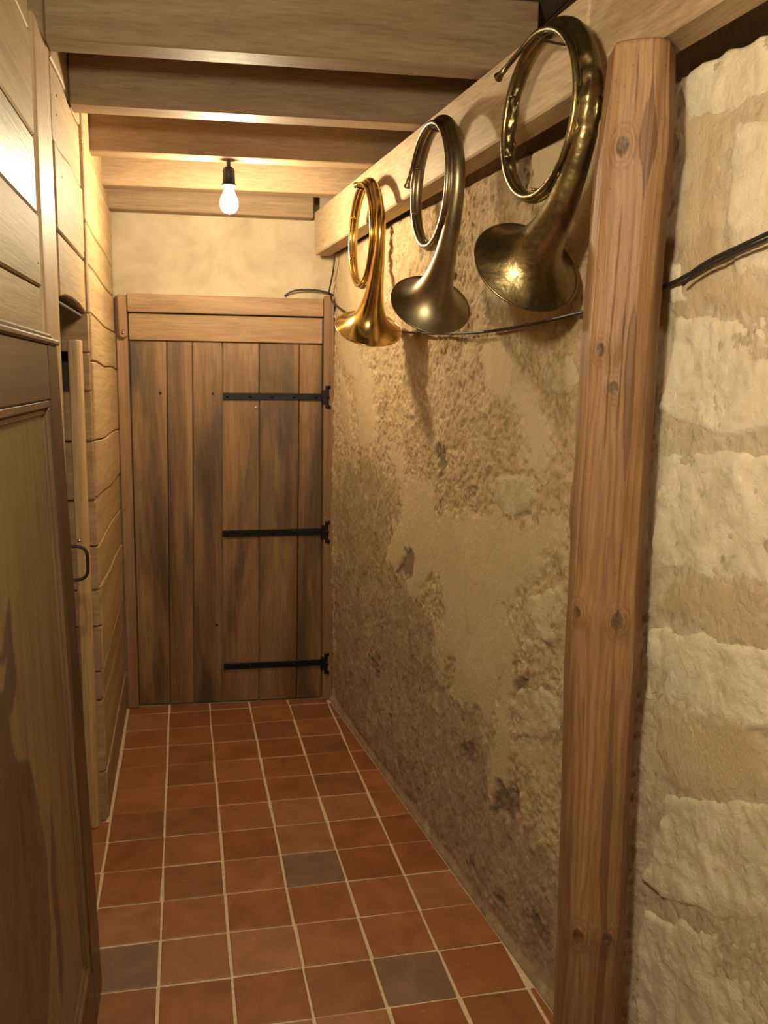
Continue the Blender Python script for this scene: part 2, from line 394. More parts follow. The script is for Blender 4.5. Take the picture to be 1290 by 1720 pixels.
def wall_fields(s, z):
    w1 = fbm(s * 9, z * 9, 21, 4) * 0.045; w2 = fbm(s * 9, z * 9, 31, 4) * 0.035
    f1 = fbm(s * 45, z * 45, 41, 3) * 0.012; f2 = fbm(s * 45, z * 45, 51, 3) * 0.012
    ss = s + w1 + f1; zz = z + w2 + f2
    pl = np.full(s.shape, -9.0)
    for p in PLASTER: pl = np.maximum(pl, sdf(ss, zz, p))
    plaster = sstep(-0.022, 0.020, pl + fbm(s * 38, z * 38, 141, 4, 0.6) * 0.035)
    dk = np.full(s.shape, -9.0)
    for p in DARK: dk = np.maximum(dk, sdf(ss, zz, p))
    dark = sstep(-0.045, 0.045, dk + fbm(s * 16, z * 16, 151, 5, 0.65) * 0.10)
    ho = np.full(s.shape, -9.0)
    for p in HOLES: ho = np.maximum(ho, sdf(ss, zz, p))
    hole = sstep(-0.012, 0.014, ho + fbm(s * 40, z * 40, 161, 4, 0.65) * 0.03) * 0.8
    pale = sstep(2.15, 2.5, s + w1 * 2) * 0.85 + 0.12
    pits = sstep(0.38, 0.62, fbm(s * 16, z * 11, 61, 5, 0.6))
    hole2 = np.clip(hole + pits * (1 - plaster) * 0.55 * sstep(2.6, 2.2, s), 0, 1)
    big = fbm(s * 2.3, z * 2.3, 71, 3) * 0.011
    mid = fbm(s * 14, z * 11, 81, 5, 0.6) * 0.008
    fine = fbm(s * 75, z * 55, 91, 3, 0.7) * 0.009
    rid = (1 - np.abs(fbm(s * 34, z * 22, 101, 4))) * 0.0025
    rough_h = (mid + fine + rid * 0.8) * (1 - 0.55 * sstep(2.25, 2.45, s))
    h = big + plaster * (0.0055 + fine * 0.10 + mid * 0.25) + (1 - plaster) * rough_h * (1 - 0.45 * dark)
    h = h - hole2 * 0.009
    h = h * sstep(0.0, 0.05, z) + 0.014 * (1 - sstep(0.0, 0.03, z))
    h = h - 0.075 * sstep(2.165, 2.20, z) - 0.17 * sstep(2.20, 2.30, z)
    h = np.minimum(h, 0.019)
    return h, plaster, dark * (1 - plaster), hole2, pale
def wall_mesh(name, sv, zv):
    S, Z = np.meshgrid(sv, zv, indexing='ij')
    h, pl, dk, ho, pa = wall_fields(S, Z)
    co = WA[None, None, :] + WD[None, None, :] * S[..., None] + WN[None, None, :] * h[..., None]
    co[..., 2] = Z
    n, m = S.shape
    idx = np.arange(n * m).reshape(n, m)
    f = np.stack([idx[:-1, :-1], idx[:-1, 1:], idx[1:, 1:], idx[1:, :-1]], -1).reshape(-1, 4)
    me = bpy.data.meshes.new(name)
    me.vertices.add(n * m); me.vertices.foreach_set('co', co.reshape(-1).astype(np.float32))
    me.loops.add(f.size); me.polygons.add(len(f))
    me.loops.foreach_set('vertex_index', f.reshape(-1).astype(np.int32))
    me.polygons.foreach_set('loop_start', np.arange(0, f.size, 4, dtype=np.int32))
    me.polygons.foreach_set('use_smooth', np.ones(len(f), bool))
    me.update(calc_edges=True)
    for an, av in (('plaster', pl), ('dark', dk), ('hole', ho), ('pale', pa)):
        a = me.attributes.new(an, 'FLOAT', 'POINT'); a.data.foreach_set('value', av.reshape(-1).astype(np.float32))
    return me
sv = np.concatenate([np.arange(-0.10, 2.96, 0.0047), np.linspace(2.97, 5.3, 70)])
zv = np.concatenate([np.arange(0.0, 2.22, 0.0047), np.linspace(2.225, 2.56, 24)])
wall_right = link('wall_right', wall_mesh('wall_right', sv, zv), M['stonewall'])
tag(wall_right, 'rough ochre stone wall with flaking plaster along the right side', kind='structure')

for k, poly in enumerate(STONES):
    P = np.array(poly); s0, z0 = P.min(0) - 0.01; s1, z1 = P.max(0) + 0.01
    ss = np.arange(s0, s1, 0.0075); zz = np.arange(max(z0, 0.02), z1, 0.0075)
    S, Z = np.meshgrid(ss, zz, indexing='ij')
    q = sdf(S + fbm(S * 18, Z * 18, 200 + k, 3) * 0.018, Z + fbm(S * 18, Z * 18, 240 + k, 3) * 0.018, poly)
    h = wall_fields(S, Z)[0]
    base = np.median(h)
    hh = base + 0.004 + fbm(S * 22, Z * 18, 260 + k, 5, 0.62) * 0.008 + fbm(S * 70, Z * 60, 290 + k, 3, 0.6) * 0.003
    hh = np.minimum(hh, 0.02)
    hh = np.where(q > 0, hh * sstep(0, 0.012, q) + (h - 0.006) * (1 - sstep(0, 0.012, q)), h - 0.006)
    bm = bmesh.new(); V = {}
    n, m = S.shape
    def gv(i, j):
        if (i, j) not in V: V[i, j] = bm.verts.new(W(S[i, j], hh[i, j], Z[i, j]))
        return V[i, j]
    for i in range(n - 1):
        for j in range(m - 1):
            if max(q[i, j], q[i + 1, j], q[i, j + 1], q[i + 1, j + 1]) > -0.003:
                bm.faces.new((gv(i, j), gv(i, j + 1), gv(i + 1, j + 1), gv(i + 1, j)))
    if len(bm.faces): from_bm('stone', bm, M['stone'] if k > 3 else M['stone_ochre'], wall_right, smooth=True)
    else: bm.free()

# ------------------------------------------------------------------ end wall above the door
def end_wall():
    xs = np.arange(-0.36, 0.93, 0.012); zs = np.arange(1.94, 2.561, 0.012)
    bm = bmesh.new(); g = {}
    for i, x in enumerate(xs):
        for j, z in enumerate(zs):
            hgt = -0.004 + 0.006 * float(fbm(np.array([x * 4]), np.array([z * 4]), 301, 4)[0])
            if z < 1.985 and x < 0.62: hgt += 0.010 + 0.006 * float(fbm(np.array([x * 25]), np.array([z * 25]), 305, 3)[0])
            g[i, j] = bm.verts.new(D(x, hgt, z))
    for i in range(len(xs) - 1):
        for j in range(len(zs) - 1):
            bm.faces.new((g[i, j], g[i + 1, j], g[i + 1, j + 1], g[i, j + 1]))
    return from_bm('wall_back', bm, M['plaster'], smooth=True)
wall_back = end_wall()
tag(wall_back, 'cream plastered end wall above the plank door', kind='structure')
o = from_bm('wall_core', dbox(-0.36, 0.93, -0.09, -0.03, 0.0, 2.56, 0), M['plaster'], wall_back)

# ------------------------------------------------------------------ floor of terracotta tiles
bm = box((-0.95, -1.25, -0.05), (1.35, 4.25, -0.0035), 0)
floor = from_bm('floor', bm, M['grout'])
tag(floor, 'terracotta tile floor with pale sandy joints', kind='structure')
COLX = [-0.2865 + 0.1923 * k for k in range(-2, 9)]
TP = 0.1905; ROW0 = 4.013; SK = -0.02
GREYS = {(5, 7), (2, 9), (6, 10)}
def row_y(k, x): return ROW0 - TP * k + SK * (x - 0.289)
nt = 0
for ci in range(len(COLX) - 1):
    for rk in range(-1, 27):
        g = 0.0042 + random.uniform(-0.0008, 0.0008)
        x0, x1 = COLX[ci] + g, COLX[ci + 1] - g
        j = [random.uniform(-0.0022, 0.0022) for _ in range(8)]
        poly = [(x0 + j[0], row_y(rk + 1, x0) + g * 0.85 + j[1]), (x1 + j[2], row_y(rk + 1, x1) + g * 0.85 + j[3]),
                (x1 + j[4], row_y(rk, x1) - g * 0.85 + j[5]), (x0 + j[6], row_y(rk, x0) - g * 0.85 + j[7])]
        poly = clip_half(poly, *(WA + WN * 0.016)[:2], *WN[:2])
        if poly: poly = clip_half(poly, *(DA + DN * 0.012)[:2], *DN[:2])
        ymid = sum(p[1] for p in poly) / max(1, len(poly)) if poly else 0
        if poly:
            if ymid > 3.04: poly = clip_half(poly, -0.289, 0, 1, 0)
            elif ymid > 2.42: poly = clip_half(poly, -0.80, 0, 1, 0)
            else: poly = clip_half(poly, -0.302, 0, 1, 0)
        if poly and ci < 2 and ymid < 3.04: poly = clip_half(poly, 0, 3.022, 0, -1)
        if not poly or area(poly) < 0.0006: continue
        zt = random.uniform(-0.0010, 0.0006)
        cx = sum(p[0] for p in poly) / len(poly); cy = sum(p[1] for p in poly) / len(poly)
        bm = prism([(p[0] - cx, p[1] - cy, -0.016) for p in poly], (0, 0, 0.016 + zt), 0.0022)
        mat = TILE_GREY if (ci, rk) in GREYS else random.choices(TILES, (4, 3, 3, 2, 2))[0]
        t_ = from_bm('tile', bm, mat, floor); t_.location = (cx, cy, 0.0); nt += 1

# ------------------------------------------------------------------ ceiling boards
ceiling = empty('ceiling', (0.25, 1.5, 2.56))
tag(ceiling, 'dark boarded ceiling above the joists', kind='structure')
x = -0.42
while x < 1.3:
    w_ = 0.2
    o = from_bm('board', box((x - 0.25, -1.25 - 1.5, -0.002), (x - 0.25 + w_ - 0.004, 4.3 - 1.5, 0.02), 0.002), M['ceil'], ceiling)
    x += w_

# ------------------------------------------------------------------ left wall of stacked planks
wall_left = empty('wall_left', (-0.3, 2.5, 0.0))
tag(wall_left, 'pale timber plank wall along the left side', kind='structure')
LO = Vector((-0.3, 2.5, 0.0))
def lplank(name, yz, xface, thick, mat, bev=0.004):
    bm = prism([(xface - LO.x, y - LO.y, z) for y, z in yz], (-thick, 0, 0), bev)
    return from_bm(name, bm, mat, wall_left)
def wavy(y0, y1, z0, z1, n, amp, seed):
    r = random.Random(seed); ph = r.uniform(0, 6); fr = r.uniform(2, 4)
    return [(y0 + (y1 - y0) * i / n, z0 + (z1 - z0) * i / n + amp * math.sin(ph + fr * i / n * 3)) for i in range(n + 1)]
def stack(y0, y1, seams, xface, thick, gap=0.004, amp=0.006, mats=None, seed=0):
    """planks between successive seams (z at y0, z at y1), listed from the floor up"""
    lines = [wavy(y0, y1, a, b, 8, amp if 0 < i < len(seams) - 1 else 0, seed + i) for i, (a, b) in enumerate(seams)]
    for i in range(len(seams) - 1):
        lo = [(y, z + gap / 2) for y, z in lines[i]]; hi = [(y, z - gap / 2) for y, z in lines[i + 1]]
        m = mats[i] if mats and mats[i] else M['plank']
        lplank('plank', lo + hi[::-1], xface + random.uniform(-0.004, 0.003), thick, m)
# nearest bay, up to the jamb post
stack(-1.2, 2.165, [(0, 0), (0.24, 0.24), (0.52, 0.53), (0.83, 0.83), (1.15, 1.16), (1.47, 1.46), (1.795, 1.793), (1.90, 1.968), (2.05, 2.134), (2.34, 2.35), (2.555, 2.555)], -0.3135, 0.05, seed=40,
      mats=[None] * 7 + [M['plank_gloss'], None, None])
# bay over the side opening (its lowest plank cut to a shallow arch)
stack(2.415, 3.045, [(1.968, 1.971), (2.19, 2.20), (2.385, 2.39), (2.555, 2.555)], -0.305, 0.055, seed=60)
arch = [(2.415, 1.800), (2.52, 1.812), (2.68, 1.818), (2.84, 1.815), (2.97, 1.806), (3.045, 1.798)]
lplank('plank', arch + [(3.045, 1.967), (2.415, 1.964)], -0.305, 0.055, M['plank'])
# far bay beside the plank door
stack(3.05, 4.135, [(0, 0), (0.184, 0.187), (0.455, 0.43), (0.566, 0.567), (0.73, 0.73), (0.868, 0.82), (1.017, 0.985), (1.18, 1.14), (1.376, 1.349), (1.642, 1.625), (1.798, 1.784), (1.958, 1.945), (2.092, 2.078), (2.345, 2.31), (2.555, 2.555)], -0.293, 0.055, seed=80, amp=0.005)
for y, z in ((2.47, 2.31), (2.46, 2.26), (2.52, 2.12), (3.6, 2.12), (2.05, 1.84), (3.95, 2.2)):
    bmn = lathe([(0, 0.002), (0.003, 0.0015), (0.0035, 0)], 8, axis=(1, 0, 0))
    bmesh.ops.translate(bmn, verts=bmn.verts, vec=(-0.302 + 0.3, y - LO.y, z)); from_bm('nail_head', bmn, M['iron'], wall_left)
# jamb post between the two near bays
bm = prism([(-0.311 - LO.x, 2.172 - LO.y, 0), (-0.308 - LO.x, 2.177 - LO.y, 0), (-0.308 - LO.x, 2.405 - LO.y, 0), (-0.311 - LO.x, 2.41 - LO.y, 0), (-0.42 - LO.x, 2.41 - LO.y, 0), (-0.42 - LO.x, 2.172 - LO.y, 0)], (0, 0, 2.40), 0.002)
from_bm('jamb_post', bm, M['stud'], wall_left)
# upright batten standing in the opening against the cross partition
bm = prism([(-0.362, 2.985, 0), (-0.334, 2.98, 0), (-0.322, 2.99, 0), (-0.319, 3.02, 0), (-0.362, 3.02, 0)], (0, 0, 1.712), 0.003)
bmesh.ops.translate(bm, verts=bm.verts, vec=-LO); bt = from_bm('batten', bm, M['batten'], wall_left)
from_bm('screw', lathe([(0, 0.003), (0.006, 0.002), (0.0075, 0)], 12, origin=Vector((-0.350, 2.983, 1.045)) - LO, axis=(0, -1, 0)), M['steel'], bt, smooth=True)

# cross partition seen through the opening, of short planks laid flat
wall_partition = empty('wall_partition', (-0.55, 3.04, 0))
tag(wall_partition, 'cross partition of short planks inside the side opening', kind='structure')
PO = Vector((-0.55, 3.04, 0))
zs = [0.0, 0.19, 0.46, 0.565, 0.73, 0.86, 1.015, 1.175, 1.376, 1.545, 1.672, 1.80, 2.0]
for i in range(len(zs) - 1):
    x1 = -0.2975 + random.uniform(-0.003, 0.001)
    if i == 9:
        pass
    bm = box((-0.86, 3.026 + random.uniform(0, 0.004) + (0.03 if i == 9 else 0), zs[i] + 0.0025), (x1, 3.048 + (0.0 if i != 9 else 0.03), zs[i + 1] - 0.0025), 0.003)
    if i == 9:
        bm.free(); bm = box((-0.345, 3.026, zs[i] + 0.0025), (x1, 3.048, zs[i + 1] - 0.0025), 0.003)
    bmesh.ops.translate(bm, verts=bm.verts, vec=-PO); from_bm('plank', bm, M['endgrain'], wall_partition)
bm = box((-0.86, 2.30, 0), (-0.84, 3.30, 2.0), 0.002); bmesh.ops.translate(bm, verts=bm.verts, vec=-PO); from_bm('back_board', bm, M['ceil'], wall_partition)
bm = prism([(-0.316, 2.42, 1.788), (-0.318, 2.42, 1.796), (-0.60, 2.42, 1.796), (-0.60, 2.42, 1.62)], (0, 0.60, 0), 0.002); bmesh.ops.translate(bm, verts=bm.verts, vec=-PO); from_bm('top_board', bm, M['ceil'], wall_partition)
bm = box((-0.86, 2.39, 0), (-0.425, 2.41, 1.61), 0.002); bmesh.ops.translate(bm, verts=bm.verts, vec=-PO); from_bm('side_board', bm, M['endgrain'], wall_partition)
bm = box((-0.84, 3.25, 0), (-0.36, 3.27, 2.0), 0.002); bmesh.ops.translate(bm, verts=bm.verts, vec=-PO); from_bm('back_board', bm, M['ceil'], wall_partition)

# wall closing the passage behind the viewer
wr = from_bm('wall_front', box((-0.5, -1.27, 0), (1.35, -1.22, 2.56), 0), M['plaster'])
tag(wr, 'plain cream wall closing the passage behind the viewer', kind='structure')

# ------------------------------------------------------------------ plank door and its frame
trim = empty('trim_1', D(0.2, 0, 0)); TO = Vector(trim.location)
tag(trim, 'reddish brown wooden frame around the plank door', kind='structure')
def dpart(name, bm, mat, parent, org, smooth=False):
    bmesh.ops.translate(bm, verts=bm.verts, vec=-org); return from_bm(name, bm, mat, parent, smooth)
dpart('jamb', dbox(-0.286, -0.236, -0.02, 0.034, 0.0, 1.955), M['frame_v'], trim, TO)
dpart('jamb', prism([D(0.656, -0.02, 0), D(0.705, -0.02, 0), D(0.705, 0.034, 0), D(0.656, 0.034, 0)], (0, 0, 1.98), 0.004), M['frame_v'], trim, TO)
dpart('head', dbox(-0.234, 0.654, -0.02, 0.036, 1.884, 1.965), M['frame_h'], trim, TO)
# turning wooden catch on the left jamb
pts = [D(-0.2795 + 0.0, 0.036, 1.955)]
def catch():
    out = []; cx, cz, r = -0.252, 1.785, 0.019
    for k in range(0, 9):
        a = math.pi + k * math.pi / 8; out.append(D(cx + r * math.cos(a), 0.036, cz + r * math.sin(a)))
    out.append(D(-0.237, 0.036, 1.955)); out.append(D(-0.273, 0.036, 1.955))
    e = DN * 0.024
    return prism(out, tuple(e), 0.003)
cb = dpart('turn_button', catch(), M['frame_v'], trim, TO)
bm = lathe([(0, 0.004), (0.005, 0.003), (0.0065, 0)], 12, origin=Vector(D(-0.252, 0.060, 1.79)) - TO, axis=tuple(DN)); from_bm('screw', bm, M['steel'], cb, smooth=True)

door = empty('door_1', D(0.2, 0, 0))
tag(door, 'old brown plank door with black strap hinges at the end of the passage', kind='structure')
PX = [(-0.232, -0.236), (-0.066, -0.089), (0.050, 0.026), (0.186, 0.165), (0.356, 0.342), (0.543, 0.527), (0.651, 0.651)]
for i in range(6):
    (tl, bl), (tr, br) = PX[i], PX[i + 1]
    off = 0.010 + (0.003 if i in (1, 4) else 0.0)
    g = 0.0016
    bm = prism([D(bl + g, off, 0.006), D(br - g, off, 0.006), D(tr - g, off, 1.756), D(tl + g, off, 1.756)], tuple(-DN * 0.03), 0.0025)
    dpart('plank', bm, M['door'], door, TO)
dpart('top_board', dbox(-0.232, 0.651, -0.015, 0.018, 1.760, 1.880), M['frame_h'], door, TO)
def hinge(z0, z1, x0):
    """strap along the leaf, cranked plate on the jamb"""
    pts = [D(x0, 0.013, z0 - 0.016), D(0.652, 0.013, z1 - 0.016), D(0.652, 0.013, z1 + 0.016), D(x0, 0.013, z0 + 0.016)]
    h = dpart('hinge', prism(pts, tuple(DN * 0.006), 0.0015), M['iron'], door, TO)
    out = []
    for px, pz in ((0.650, -0.034), (0.664, -0.034), (0.664, -0.052), (0.688, -0.056), (0.690, -0.042), (0.680, -0.036), (0.680, 0.036), (0.690, 0.042), (0.688, 0.056), (0.664, 0.052), (0.664, 0.034), (0.650, 0.034)):
        out.append(D(px, 0.033, z1 + pz))
    dpart('plate', prism(out, tuple(DN * 0.006), 0.001), M['iron'], h, TO)
    bmk = sweep([D(0.653, 0.03, z1 - 0.034), D(0.653, 0.03, z1 + 0.034)], 0.008, 12); dpart('knuckle', bmk, M['iron'], h, TO, True)
    for k in range(5):
        x = x0 + 0.02 + k * (0.62 - x0 - 0.02) / 4; zz = z0 + (z1 - z0) * (x - x0) / (0.652 - x0)
        b = lathe([(0, 0.005), (0.005, 0.004), (0.0075, 0.0015), (0.0075, 0)], 12, origin=Vector(D(x, 0.019, zz)) - TO, axis=tuple(DN)); from_bm('bolt', b, M['iron'], h, smooth=True)
    for dz in (-0.046, 0.0, 0.046):
        b = lathe([(0, 0.005), (0.005, 0.004), (0.0075, 0.0015), (0.0075, 0)], 12, origin=Vector(D(0.677, 0.039, z1 + dz)) - TO, axis=tuple(DN)); from_bm('bolt', b, M['iron'], h, smooth=True)
hinge(1.509, 1.511, 0.185); hinge(0.853, 0.858, 0.175); hinge(0.188, 0.191, 0.172)
b = lathe([(0, 0.002), (0.005, 0.001), (0.006, 0)], 10, origin=Vector(D(0.337, 0.013, 1.458)) - TO, axis=tuple(DN)); from_bm('screw', b, M['steel'], door, smooth=True)
for x, z in ((-0.10, 1.52), (0.14, 1.52), (0.14, 0.40)):
    b = lathe([(0, 0.001), (0.006, 0.0008), (0.007, 0)], 10, origin=Vector(D(x, 0.0105, z)) - TO, axis=tuple(DN)); from_bm('nail_head', b, M['rust_iron'], door, smooth=True)

# ================================================================== THINGS
# ------------------------------------------------------------------ ceiling joists
JO = [((2.30, 2.20), (2.385, 2.285), 2.386, 'nearest and lowest-hanging ceiling joist, cut off by the top of the picture'),
      ((2.76, 2.66), (2.85, 2.745), 2.374, 'second ceiling joist from the viewer, its upper half in shadow'),
      ((3.255, 3.15), (3.33, 3.22), 2.364, 'third ceiling joist, the one the glowing bulb hangs from'),
      ((3.74, 3.625), (3.82, 3.705), 2.354, 'brightly lit ceiling joist just behind the hanging bulb'),
      ((4.06, 4.00), (4.13, 4.07), 2.320, 'farthest ceiling joist, laid against the cream plaster over the door')]
# y at x=-0.3 and x=+0.8 for the near and the far lower edge
for (fa, fb), (ba, bb), z, lab in JO:
    x0, x1 = -0.302, 0.905 if z > 2.34 else 0.60
    def yy(l, r, x): return l + (r - l) * (x + 0.3) / 1.1
    org = Vector(((x0 + x1) / 2, yy(fa, fb, 0.27), z))
    bm = prism([(x0, yy(fa, fb, x0), z), (x1, yy(fa, fb, x1), z), (x1, yy(ba, bb, x1), z), (x0, yy(ba, bb, x0), z)], (0, 0, 2.556 - z), 0.004)
    o = from_bm('ceiling_joist', bm, M['joist'], None, origin=org)
    tag(o, lab, 'beam', 'ceiling joists')

# ------------------------------------------------------------------ long beam along the stone wall, in two lengths
def beam(s0, s1, lab):
    def zb(s): return 2.157 + 0.0185 * s
    def zt(s): return 2.349 + 0.0155 * s
    org = Vector(W((s0 + s1) / 2, 0.06, zb((s0 + s1) / 2)))
    n = 10; lo = []; hi = []
    pts = [W(s0, 0.10, zb(s0)), W(s1, 0.10, zb(s1)), W(s1, 0.10, zt(s1)), W(s0, 0.10, zt(s0))]
    bm = prism(pts, tuple(-WN * 0.075), 0.005)
    o = from_bm('wall_beam', bm, M['beam'], None, origin=org)
    tag(o, lab, 'beam', 'lengths of the wall beam')
beam(0.0, 2.315, 'long pale timber beam along the stone wall on which the three horns hang')
beam(2.318, 5.2, 'pale timber beam length carried by the rough post, nearest the viewer')

# ------------------------------------------------------------------ rough post
def post():
    nz, ns = 430, 380
    cs, co = 2.496, 0.106
    zc = [0.0, 0.2, 0.75, 1.05, 1.35, 1.72, 2.0, 2.08, 2.197]
    rc = [0.076, 0.0755, 0.0745, 0.078, 0.077, 0.075, 0.0735, 0.069, 0.062]
    sc = [0.026, 0.020, 0.008, -0.002, -0.004, 0.0, 0.012, 0.017, 0.020]
    knots = [(2.02, 0.87, 0.004, 0.030), (1.66, 1.0, 0.007, 0.030), (1.59, 0.66, 0.005, 0.025), (1.14, 0.2, 0.007, 0.035), (1.15, 1.18, 0.006, 0.032),
             (0.47, 0.12, 0.007, 0.04), (0.47, 0.86, 0.006, 0.035), (2.03, -0.8, 0.010, 0.05), (1.05, -0.9, 0.010, 0.06), (1.35, 2.6, 0.008, 0.05), (0.8, 3.6, 0.008, 0.05)]
    a = np.linspace(0, 2 * math.pi, ns, endpoint=False)[None, :]; z = np.linspace(0, 2.197, nz + 1)[:, None]
    A = a + 0 * z; Z = z + 0 * a
    r0 = np.interp(Z, zc, rc); ds = np.interp(Z, zc, sc)
    ca, sa = np.cos(A), np.sin(A)
    n1 = fbm(ca * 1.6 + 9, Z * 2.2 + sa * 1.6, 401, 3); n2 = fbm(ca * 7 + 30, Z * 3.0 + sa * 7, 411, 3)
    r = r0 * (1 + 0.05 * n1 + 0.015 * n2)
    for fa, fd in ((1.95, 0.86), (-0.75, 0.90), (0.6, 0.93)):
        c = np.cos(A - fa)
        lim = np.where(c > 0.2, r0 * fd / np.maximum(c, 0.2) * (1 + 0.02 * n1), 9.0)
        r = np.minimum(r, lim)
    phase = A * 30 + 6.0 * fbm(ca * 2.2 + 50, Z * 1.5 + sa * 2.2, 421, 3) + 3.0 * fbm(ca * 6 + 70, Z * 3.5 + sa * 6, 431, 3)
    knot = np.zeros_like(A); ring = np.zeros_like(A); calm = np.ones_like(A)
    for kz, ka, kh, kw in knots:
        dA = ((A - ka + math.pi) % (2 * math.pi) - math.pi) * 0.075; dz = Z - kz
        r = r + kh * np.exp(-((dz / kw) ** 2 + (dA / kw) ** 2))
        ks = kw / 0.034 * (0.75 + 0.5 * ((kz * 7.3) % 1))
        e = np.sqrt((dz / (0.030 * ks)) ** 2 + (dA / (0.021 * ks)) ** 2) + 0.35 * n2 + 0.2 * n1
        phase = phase + np.sign(dA) * 7.0 * np.exp(-((dz / 0.10) ** 2)) * np.exp(-np.abs(dA) / 0.020)
        knot = np.maximum(knot, sstep(0.62, 0.40, e))
        ring = np.maximum(ring, np.where(e < 1.9, (0.5 + 0.5 * np.cos(e * 15.0)) * sstep(1.9, 1.1, e), 0)); calm = np.minimum(calm, sstep(1.0, 1.9, e))
        r = r - 0.003 * sstep(0.45, 0.2, e)
    line = (0.5 + 0.5 * np.sin(phase)) ** 2.2
    zone = 0.30 + 0.70 * sstep(-0.15, 0.35, fbm(ca * 1.8 + 90, Z * 0.9 + sa * 1.8, 441, 3))
    grain = np.clip(line * zone * calm + ring * 0.8, 0, 1)
    # dark heartwood streaks with crisp edges
    wob = 0.20 + 0.10 * fbm(Z * 3.0, Z * 0 + 3, 451, 3); wid = np.maximum(0, 0.06 + 0.17 * fbm(Z * 4.5, Z * 0 + 9, 461, 4)) * sstep(1.75, 1.70, Z)
    patch = sstep(0.02, -0.02, np.abs(A - wob) - wid)
    wob2 = 0.22 + 0.05 * n2; wid2 = 0.26 * np.clip(1 - np.abs(Z - 2.03) / 0.11, 0, 1)
    patch = np.maximum(patch, sstep(0.02, -0.02, np.abs(A - wob2) - wid2) * (wid2 > 0))
    wob3 = 0.95 + 0.12 * fbm(Z * 2.0, Z * 0 + 21, 471, 3); wid3 = np.maximum(0, -0.04 + 0.22 * fbm(Z * 5.0, Z * 0 + 27, 481, 4)) * sstep(1.0, 0.9, Z)
    patch = np.maximum(patch, 0.8 * sstep(0.02, -0.02, np.abs(A - wob3) - wid3))
    # drying checks
    crack = np.zeros_like(A)
    for c0, z0, z1 in ((1.32, 1.1, 1.95), (0.78, 1.45, 1.92), (1.45, 0.1, 0.7), (0.62, 2.06, 2.197), (1.55, 1.7, 2.1), (0.45, 1.5, 1.75)):
        cp = c0 + 0.05 * fbm(Z * 6, Z * 0 + c0 * 10, 491, 3)
        crack = np.maximum(crack, np.clip(1 - np.abs(A - cp) / 0.022, 0, 1) * sstep(z0 - 0.02, z0 + 0.06, Z) * sstep(z1 + 0.02, z1 - 0.06, Z))
    r = r - 0.0009 * grain - 0.003 * crack - 0.0012 * patch
    org = np.array(W(cs, co, 0))
    co3 = WD[None, None] * (ds + r * ca)[..., None] + WN[None, None] * (r * sa)[..., None]
    co3[..., 2] += Z
    top = co3[-1].mean(0); cap = top + (co3[-1] - top) * 0.94 + np.array([0, 0, 0.004])
    V = np.concatenate([co3.reshape(-1, 3), cap, [top + np.array([0, 0, 0.004])]])
    idx = np.arange((nz + 2) * ns).reshape(nz + 2, ns); nx = np.roll(idx, -1, 1)
    F = np.stack([idx[:-1], nx[:-1], nx[1:], idx[1:]], -1).reshape(-1, 4)
    me = bpy.data.meshes.new('timber_post')
    last = idx[-1]; cidx = (nz + 2) * ns
    T3 = np.stack([last, np.roll(last, -1), np.full(ns, cidx)], -1)
    me.vertices.add(len(V)); me.vertices.foreach_set('co', V.reshape(-1).astype(np.float32))
    nl = F.size + T3.size
    me.loops.add(nl); me.polygons.add(len(F) + len(T3))
    me.loops.foreach_set('vertex_index', np.concatenate([F.reshape(-1), T3.reshape(-1)]).astype(np.int32))
    me.polygons.foreach_set('loop_start', np.concatenate([np.arange(0, F.size, 4), F.size + np.arange(0, T3.size, 3)]).astype(np.int32))
    me.polygons.foreach_set('use_smooth', np.ones(len(F) + len(T3), bool))
    me.update(calc_edges=True)
    for an, av in (('grain', grain), ('knot', knot), ('patch', patch), ('crack', crack)):
        x = np.concatenate([av.reshape(-1), av[-1], [0.0]])
        t_ = me.attributes.new(an, 'FLOAT', 'POINT'); t_.data.foreach_set('value', x.astype(np.float32))
    o = link('timber_post', me, M['post']); o.location = org
    return o
def post_mat():
    t = NT('wood_post'); v = t.coord((1, 1, 0.05), rnd=False)
    band = t.noise(v, 16, 4, 0.55, 0.3); fine = t.noise(v, 190, 4, 0.65, 0.1)
    col = t.ramp(band, [(0.28, (0.195, 0.098, 0.04)), (0.52, (0.275, 0.15, 0.066)), (0.75, (0.35, 0.21, 0.10))])
    g = t.ramp(fine, [(0.32, (0.66, 0.62, 0.58)), (0.6, (1.04, 1.04, 1.04))]); col = t.mix(0.8, col, g, 'MULTIPLY')
    gf = t.n('ShaderNodeMath', operation='MULTIPLY'); gf.inputs[1].default_value = 0.62; t.l(t.attr('grain'), gf.inputs[0])
    col = t.mix(gf.outputs[0], col, (0.11, 0.052, 0.02))
    pf = t.n('ShaderNodeMath', operation='MULTIPLY'); pf.inputs[1].default_value = 0.72; t.l(t.attr('patch'), pf.inputs[0])
    col = t.mix(pf.outputs[0], col, (0.10, 0.045, 0.019))
    kn = t.noise(t.coord((1, 1, 1), rnd=False), 160, 4, 0.7)
    kc = t.ramp(kn, [(0.35, (0.05, 0.025, 0.012)), (0.65, (0.15, 0.08, 0.035))])
    col = t.mix(t.attr('knot'), col, kc)
    col = t.mix(t.attr('crack'), col, (0.09, 0.045, 0.02))
    v4 = t.coord((1, 1, 1), rnd=False); worm = t.noise(v4, 190, 1, 0.4)
    wf = t.ramp(worm, [(0.74, (0, 0, 0)), (0.77, (1, 1, 1))]); col = t.mix(wf, col, (0.10, 0.05, 0.022))
    t.l(col, t.b.inputs['Base Color']); t.set(Roughness=0.6); t.bump(fine, 0.25, 0.003)
    return t.m
M['post'] = post_mat()
po = post()
tag(po, 'rough-hewn round timber post with knots, standing before the stone wall', 'post')

